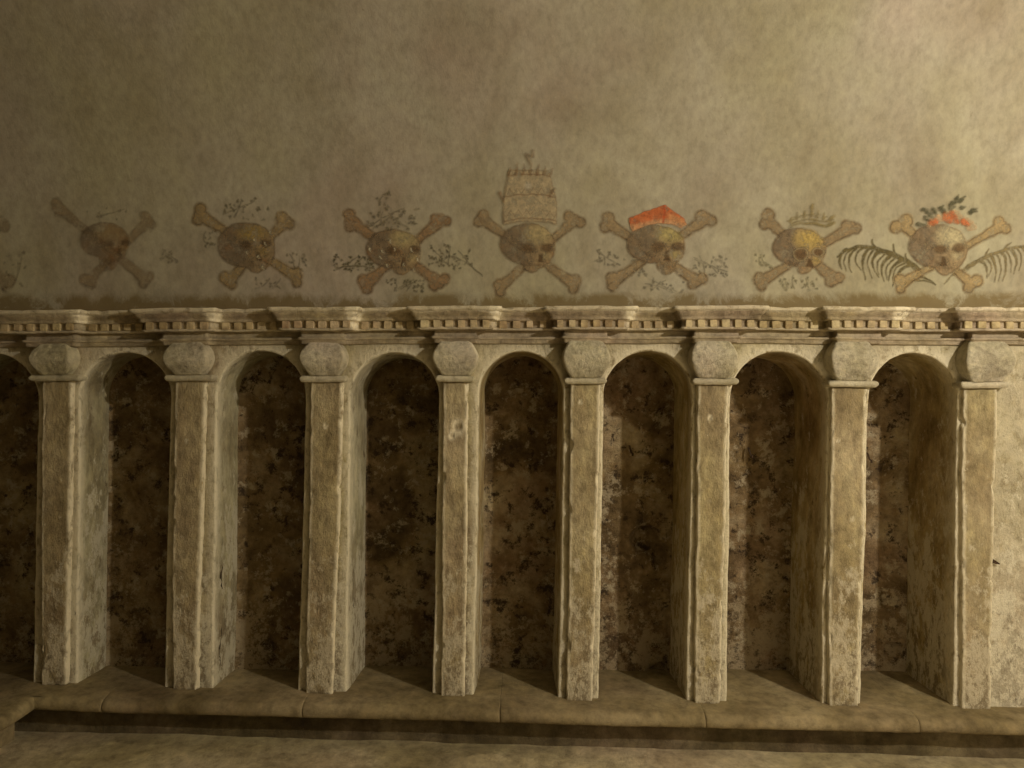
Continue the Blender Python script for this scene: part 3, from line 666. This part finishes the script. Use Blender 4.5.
# 7: skull with a faint crown
t = motif(801, 276, 'painted skull with a yellow forehead and a faint olive crown, second from the right')
bones(t, [(767.5, 215.5, 6.6), (764, 224.5, 5.2)], [(846, 226, 5.6), (855, 228.5, 5.2)], [(759, 278, 5.6), (761, 286, 4.8)], [(830, 281.5, 5.4), (838.5, 278, 5.2)], 4.2, 41, 0.97, TAN*.9)
skull_parts(t, (771.5, 228, 825, 266), (803, 275), (809, 239, 15, 11), [(800, 254.6, 6.8, 6), (817.5, 252.5, 5.2, 3.6)], (809, 263, 3.6, 4), 42, 1.0, fcol=C(.47, .35, .12), rim=True)
cr = [([(789, 227), (800, 223.5), (813, 223), (826, 227)], 1.2, 1.2), ([(790, 224), (806, 219), (827, 222)], .7, .7)]
for x, y, h in ((790, 222, 4), (796, 219, 6), (803, 217, 6), (810, 216, 8), (817, 217, 6), (823, 219, 6), (829, 222, 5)): cr += [([(x, y), (x+.8, y-h)], 1.2, .5), ([(x-3, y-1), (x+3, y-2)], .6, .6)]
cr += [([(811, 208), (811.5, 205)], 1.6, 1), ([(830, 219), (834, 216)], 1.4, .8), ([(827, 226), (833, 223)], 1.6, 1.2)]
strokes('crown', cr, C(.22, .17, .06), 5, t, 0.62, 43, label='faint olive crown')
sprigs([sprig((755, 254, 772, 268), 12, 5, 2), sprig((778, 276, 796, 290), 12, 6, 2), sprig((800, 277, 818, 291), 12, 7, 2)], C(.17, .15, .08), 0, t, 0.6, 44)

# 6: skull with a red cap
t = motif(660, 276, 'painted skull wearing a flat red cap, third from the right')
bones(t, [(608, 218, 6), (605.5, 227, 5.8)], [(701, 216.5, 6), (711, 221, 5.4)], [(612, 277.5, 5.6), (612.5, 287, 4.8)], [(692.5, 284, 5.4), (702, 279, 5.2)], 4.0, 51, 0.95, TAN)
skull_parts(t, (626, 225, 684, 264), (666, 276), (671, 234, 14, 9), [(657.5, 247, 7.4, 4.8), (677, 246.6, 6.6, 4.4)], (666.5, 256, 3.6, 4.6), 52, .96, fcol=C(.40, .34, .15))
poly = [(628.5, 218.5), (645, 211.5), (662, 206), (665, 205), (673, 211), (684, 219), (686, 225), (681, 229), (671, 224.5), (660, 223.5), (646, 225.5), (636, 230), (631.5, 232), (629.5, 226)]
def hat(X, Y):
    ins = np.zeros(X.shape, bool); D = np.full(X.shape, 1e9); n = len(poly)
    for q in range(n):
        (ax_, ay_), (bx_, by_) = poly[q], poly[(q+1) % n]
        D = np.minimum(D, seg_d(X, Y, (ax_, ay_), (bx_, by_))[0])
        c = ((ay_ > Y) != (by_ > Y)) & (X < (bx_-ax_)*(Y-ay_)/(by_-ay_+1e-9)+ax_); ins ^= c
    D = np.where(ins, -D, D); nn = n2(X, Y, .3, 8)
    red = C(.44, .13, .05); light = C(.48, .29, .16)
    u = (X-663)/22; mid = 219.5+np.abs(u)*4.5
    col = lerp(np.zeros(X.shape+(3,))+red, light, np.clip((Y-mid+2.5)/3, 0, 1)*0.8+nn*.35)
    d1, _ = seg_d(X, Y, (664, 206), (662.5, 222)); col = lerp(col, C(.40, .06, .02), np.clip(1-d1/1.6, 0, 1)*.8)
    col = lerp(col, C(.48, .24, .11), np.clip((X-666)/4, 0, 1)*np.clip((Y-211-(X-666)*.45)/2, 0, 1)*np.clip(1-(Y-219-(X-666)*.25)/3, 0, 1)*.8)
    return col, sm(D, 1.3)
patch('cap', (624, 200, 692, 236), hat, 5, t, 1.0, 53, 0.5, label='flat orange red cap')
sprigs([sprig((596, 250, 624, 266), 24, 15, 2), sprig((626, 255, 646, 276), 34, 18, 1), sprig((642, 280, 684, 293), 18, 16, 3), sprig((692, 256, 732, 277), 34, 17, 3)], C(.16, .145, .105), 0, t, 0.62, 54)

# 5: skull with a tiara
t = motif(530, 280, 'painted skull under a tall pale three-tiered tiara, centre of the row')
bones(t, [(484, 215, 5), (478.5, 222, 5.2)], [(569.5, 217, 5.4), (580, 222.5, 5.2)], [(498.5, 284.5, 5), (501, 292, 4.6)], [(575.5, 280.5, 5.6), (573, 288.5, 5)], 3.8, 61, 0.92, TAN)
skull_parts(t, (500, 223, 555, 265), (532, 274), (539, 234, 14, 10), [(528.7, 248.6, 7.6, 4.4), (547.6, 248.2, 6.2, 4.6)], (541, 258.5, 3, 4), 62, .9, fcol=C(.40, .33, .18))
def tiara(X, Y):
    v = (Y-168)/57.0; hw_ = 19+8.5*np.sin(np.clip(v, 0, 1)*math.pi*0.62); cxx = 529+v*1.5
    yb_ = 225-3*(1-((X-cxx)/26)**2); D = np.maximum(np.abs(X-cxx)-hw_, np.maximum(170-Y, Y-yb_))
    nn = n2(X, Y, .2, 9); col = (np.zeros(X.shape+(3,))+C(.45, .375, .25))*(1+.2*nn[..., None])
    for yy in (177, 197, 221):
        yc_ = yy-2.5*(1-((X-cxx)/24)**2); col = lerp(col, RUST*.6+BROWN*.5, np.clip(1-np.abs(Y-yc_)/1.3, 0, 1)*.75)
    for yy, n_ in ((212, 6), (190, 6)):       # the zigzag coronet points
        ph_ = np.abs(((X-cxx)/8.0) % 1-.5)*2; yc_ = yy+ph_*6-2.5*(1-((X-cxx)/24)**2); col = lerp(col, RUST*.5+BROWN*.5, np.clip(1-np.abs(Y-yc_)/1.1, 0, 1)*.55)
    col = lerp(col, BROWN, np.clip(1-np.abs(D+.9)/1.1, 0, 1)*.6)
    g = np.hypot((X-528)/4, (Y-186)/4.5); col = lerp(col, C(.55, .5, .4), np.clip(1.2-g, 0, 1))
    return col, sm(D, 1.6)*.8
patch('tiara', (498, 164, 562, 229), tiara, 5, t, .88, 63, .55, label='tall pale tiara with brown bands')
tl = []
for x, h in ((509, 7), (516, 9), (523, 9), (530, 9), (537, 9), (544, 7), (551, 5)): tl.append(([(x, 174), (x+1.5, 174-h)], 1.2, .4))
for k, q in enumerate(tl): strokes('tiara_point', [q], C(.24, .15, .08), 6, t, .6, 64+k)
strokes('tiara_point', [([(500, 193), (504, 201)], 1.4, 1)], C(.24, .15, .08), 6, t, .6, 72); strokes('tiara_point', [([(554, 189), (549, 197)], 1.4, 1)], C(.24, .15, .08), 6, t, .6, 73)
strokes('tiara_finial', [([(530, 164), (526, 154), (533, 157), (533, 150)], 1.5, .9)], C(.22, .16, .10), 6, t, .55, 74)

# 4: skull among leafy sprigs
t = motif(394, 280, 'painted skull with leafy sprigs on both sides and dark twigs on top')
bones(t, [(349, 215, 5.6), (350.5, 226, 5.4)], [(436, 219, 5.2), (446.5, 221.5, 5)], [(363, 280, 5.6), (367.5, 289, 4.8)], [(434, 285.5, 5.2), (444.5, 279.5, 5.2)], 4.2, 71, .95, TAN*.6+RUST*.4)
skull_parts(t, (365.5, 229, 421, 268), (402, 276), (405, 238, 14, 9), [(392.5, 250.5, 6, 4.6), (415, 250, 5.4, 4.4)], (404, 262, 3, 4), 72, .95, tone=.7, fcol=C(.38, .32, .17))
sprigs([sprig((366, 208, 420, 229), 44, 21, 4), sprig((376, 192, 392, 207), 9, 22, 1)], C(.14, .12, .07), 5, t, .75, 73)
sprigs([sprig((331, 255, 374, 271), 40, 23, 2)+[(curve((334, 270), (352, 262), (374, 269)), .6, .5)]], C(.12, .105, .055), 0, t, .8, 74)
sprigs([sprig((428, 245, 450, 268), 30, 24, 2), sprig((452, 250, 474, 270), 20, 25, 1)+[(curve((450, 256), (470, 262), (482, 276)), .6, .5)]], C(.14, .12, .075), 0, t, .7, 75)
sprigs([sprig((384, 279, 424, 293), 34, 26, 4)], C(.15, .13, .08), 0, t, .75, 76)

def losses(pts, seed):
    rs = np.random.RandomState(seed)
    for k, (x, y) in enumerate(pts): strokes('paint_loss', [([(x, y), (x+rs.uniform(-1, 1), y+rs.uniform(.8, 2.6)), (x+rs.uniform(0, 2), y+2.5)], .75, .4)], C(.52, .48, .36), 7, t, .85, seed+k)
losses([(369.5, 249), (382, 250), (394.5, 249), (411, 249), (379.5, 256), (417.5, 259), (404, 263), (387, 265), (414, 269), (390, 240)], 300)

# 3: worn skull
t = motif(247, 275, 'worn painted skull with grey green left side and flaked jaw, above the cracked pilaster')
bones(t, [(199.5, 209, 5.8), (197.5, 219.5, 5.2)], [(281.5, 217.5, 6), (290, 224, 5)], [(225, 277.5, 5.6), (232, 285, 4.4)], [(296.5, 272.5, 4.6), (297, 282, 5)], 4.0, 81, .93, OCHRE*.5+TAN*.5)
skull_parts(t, (217, 222, 275, 268), (256, 274), (252, 233, 14, 8), [(246.5, 245, 5.8, 4), (266, 243.5, 4.6, 3.8)], (258.5, 256.5, 3.2, 3.8), 82, .88, tone=.6, fcol=C(.34, .25, .09))
sprigs([sprig((222, 198, 268, 220), 24, 33, 2), sprig((204, 228, 216, 246), 10, 34, 1), sprig((284, 252, 306, 270), 16, 35, 2), sprig((248, 278, 282, 290), 14, 36, 2)], C(.15, .13, .075), 0, t, .6, 83)

losses([(254, 240), (246.5, 252), (258.5, 256), (262, 266), (270, 232), (265, 243)], 320)

# 2: very faded orange skull
t = motif(106, 275, 'very faded orange skull smudge with traces of crossed bones, second from the left edge')
bones(t, [(55, 203, 5), (57.5, 211, 4.4)], [(144.5, 217.5, 5.6), (150, 224, 4.6)], [(84, 279, 4.8), (91, 284, 4.4)], [(149, 276, 4.6), (143, 284, 4.4)], 3.6, 91, .62, TAN, BROWN)
skull_parts(t, (79, 222, 128, 258), (108, 272), (110, 232, 15, 9), [(109, 243.5, 4.4, 3.4), (125, 243, 4, 3)], (119, 252, 2.2, 3), 92, .58, tone=1.3, warm=C(.30, .18, .075), fcol=C(.34, .22, .09))
sprigs([sprig((160, 250, 178, 262), 14, 37, 2), sprig((76, 206, 126, 220), 8, 38, 1)], C(.17, .14, .085), 0, t, .5, 93)

# 1: fragment at the left edge
t = motif(-25, 275, 'fragment of a faded painted skull with a bone end, cut off by the left edge')
bones(t, [(-75, 214, 5), (-78, 223, 5)], [(-2, 221, 5), (4, 226, 5)], [(-76, 280, 5), (-72, 287, 5)], [(10, 280, 4.6), (5, 287, 4.6)], 3.8, 95, .55, TAN, BROWN)
skull_parts(t, (-56, 224, -4, 262), (-28, 274), (-22, 236, 14, 9), [(-32, 248, 6, 4.4), (-13, 248, 5, 4)], (-20, 260, 3, 4), 96, .6)
sprigs([sprig((2, 252, 26, 290), 16, 39, 2)], C(.15, .125, .08), 0, t, .45, 97)
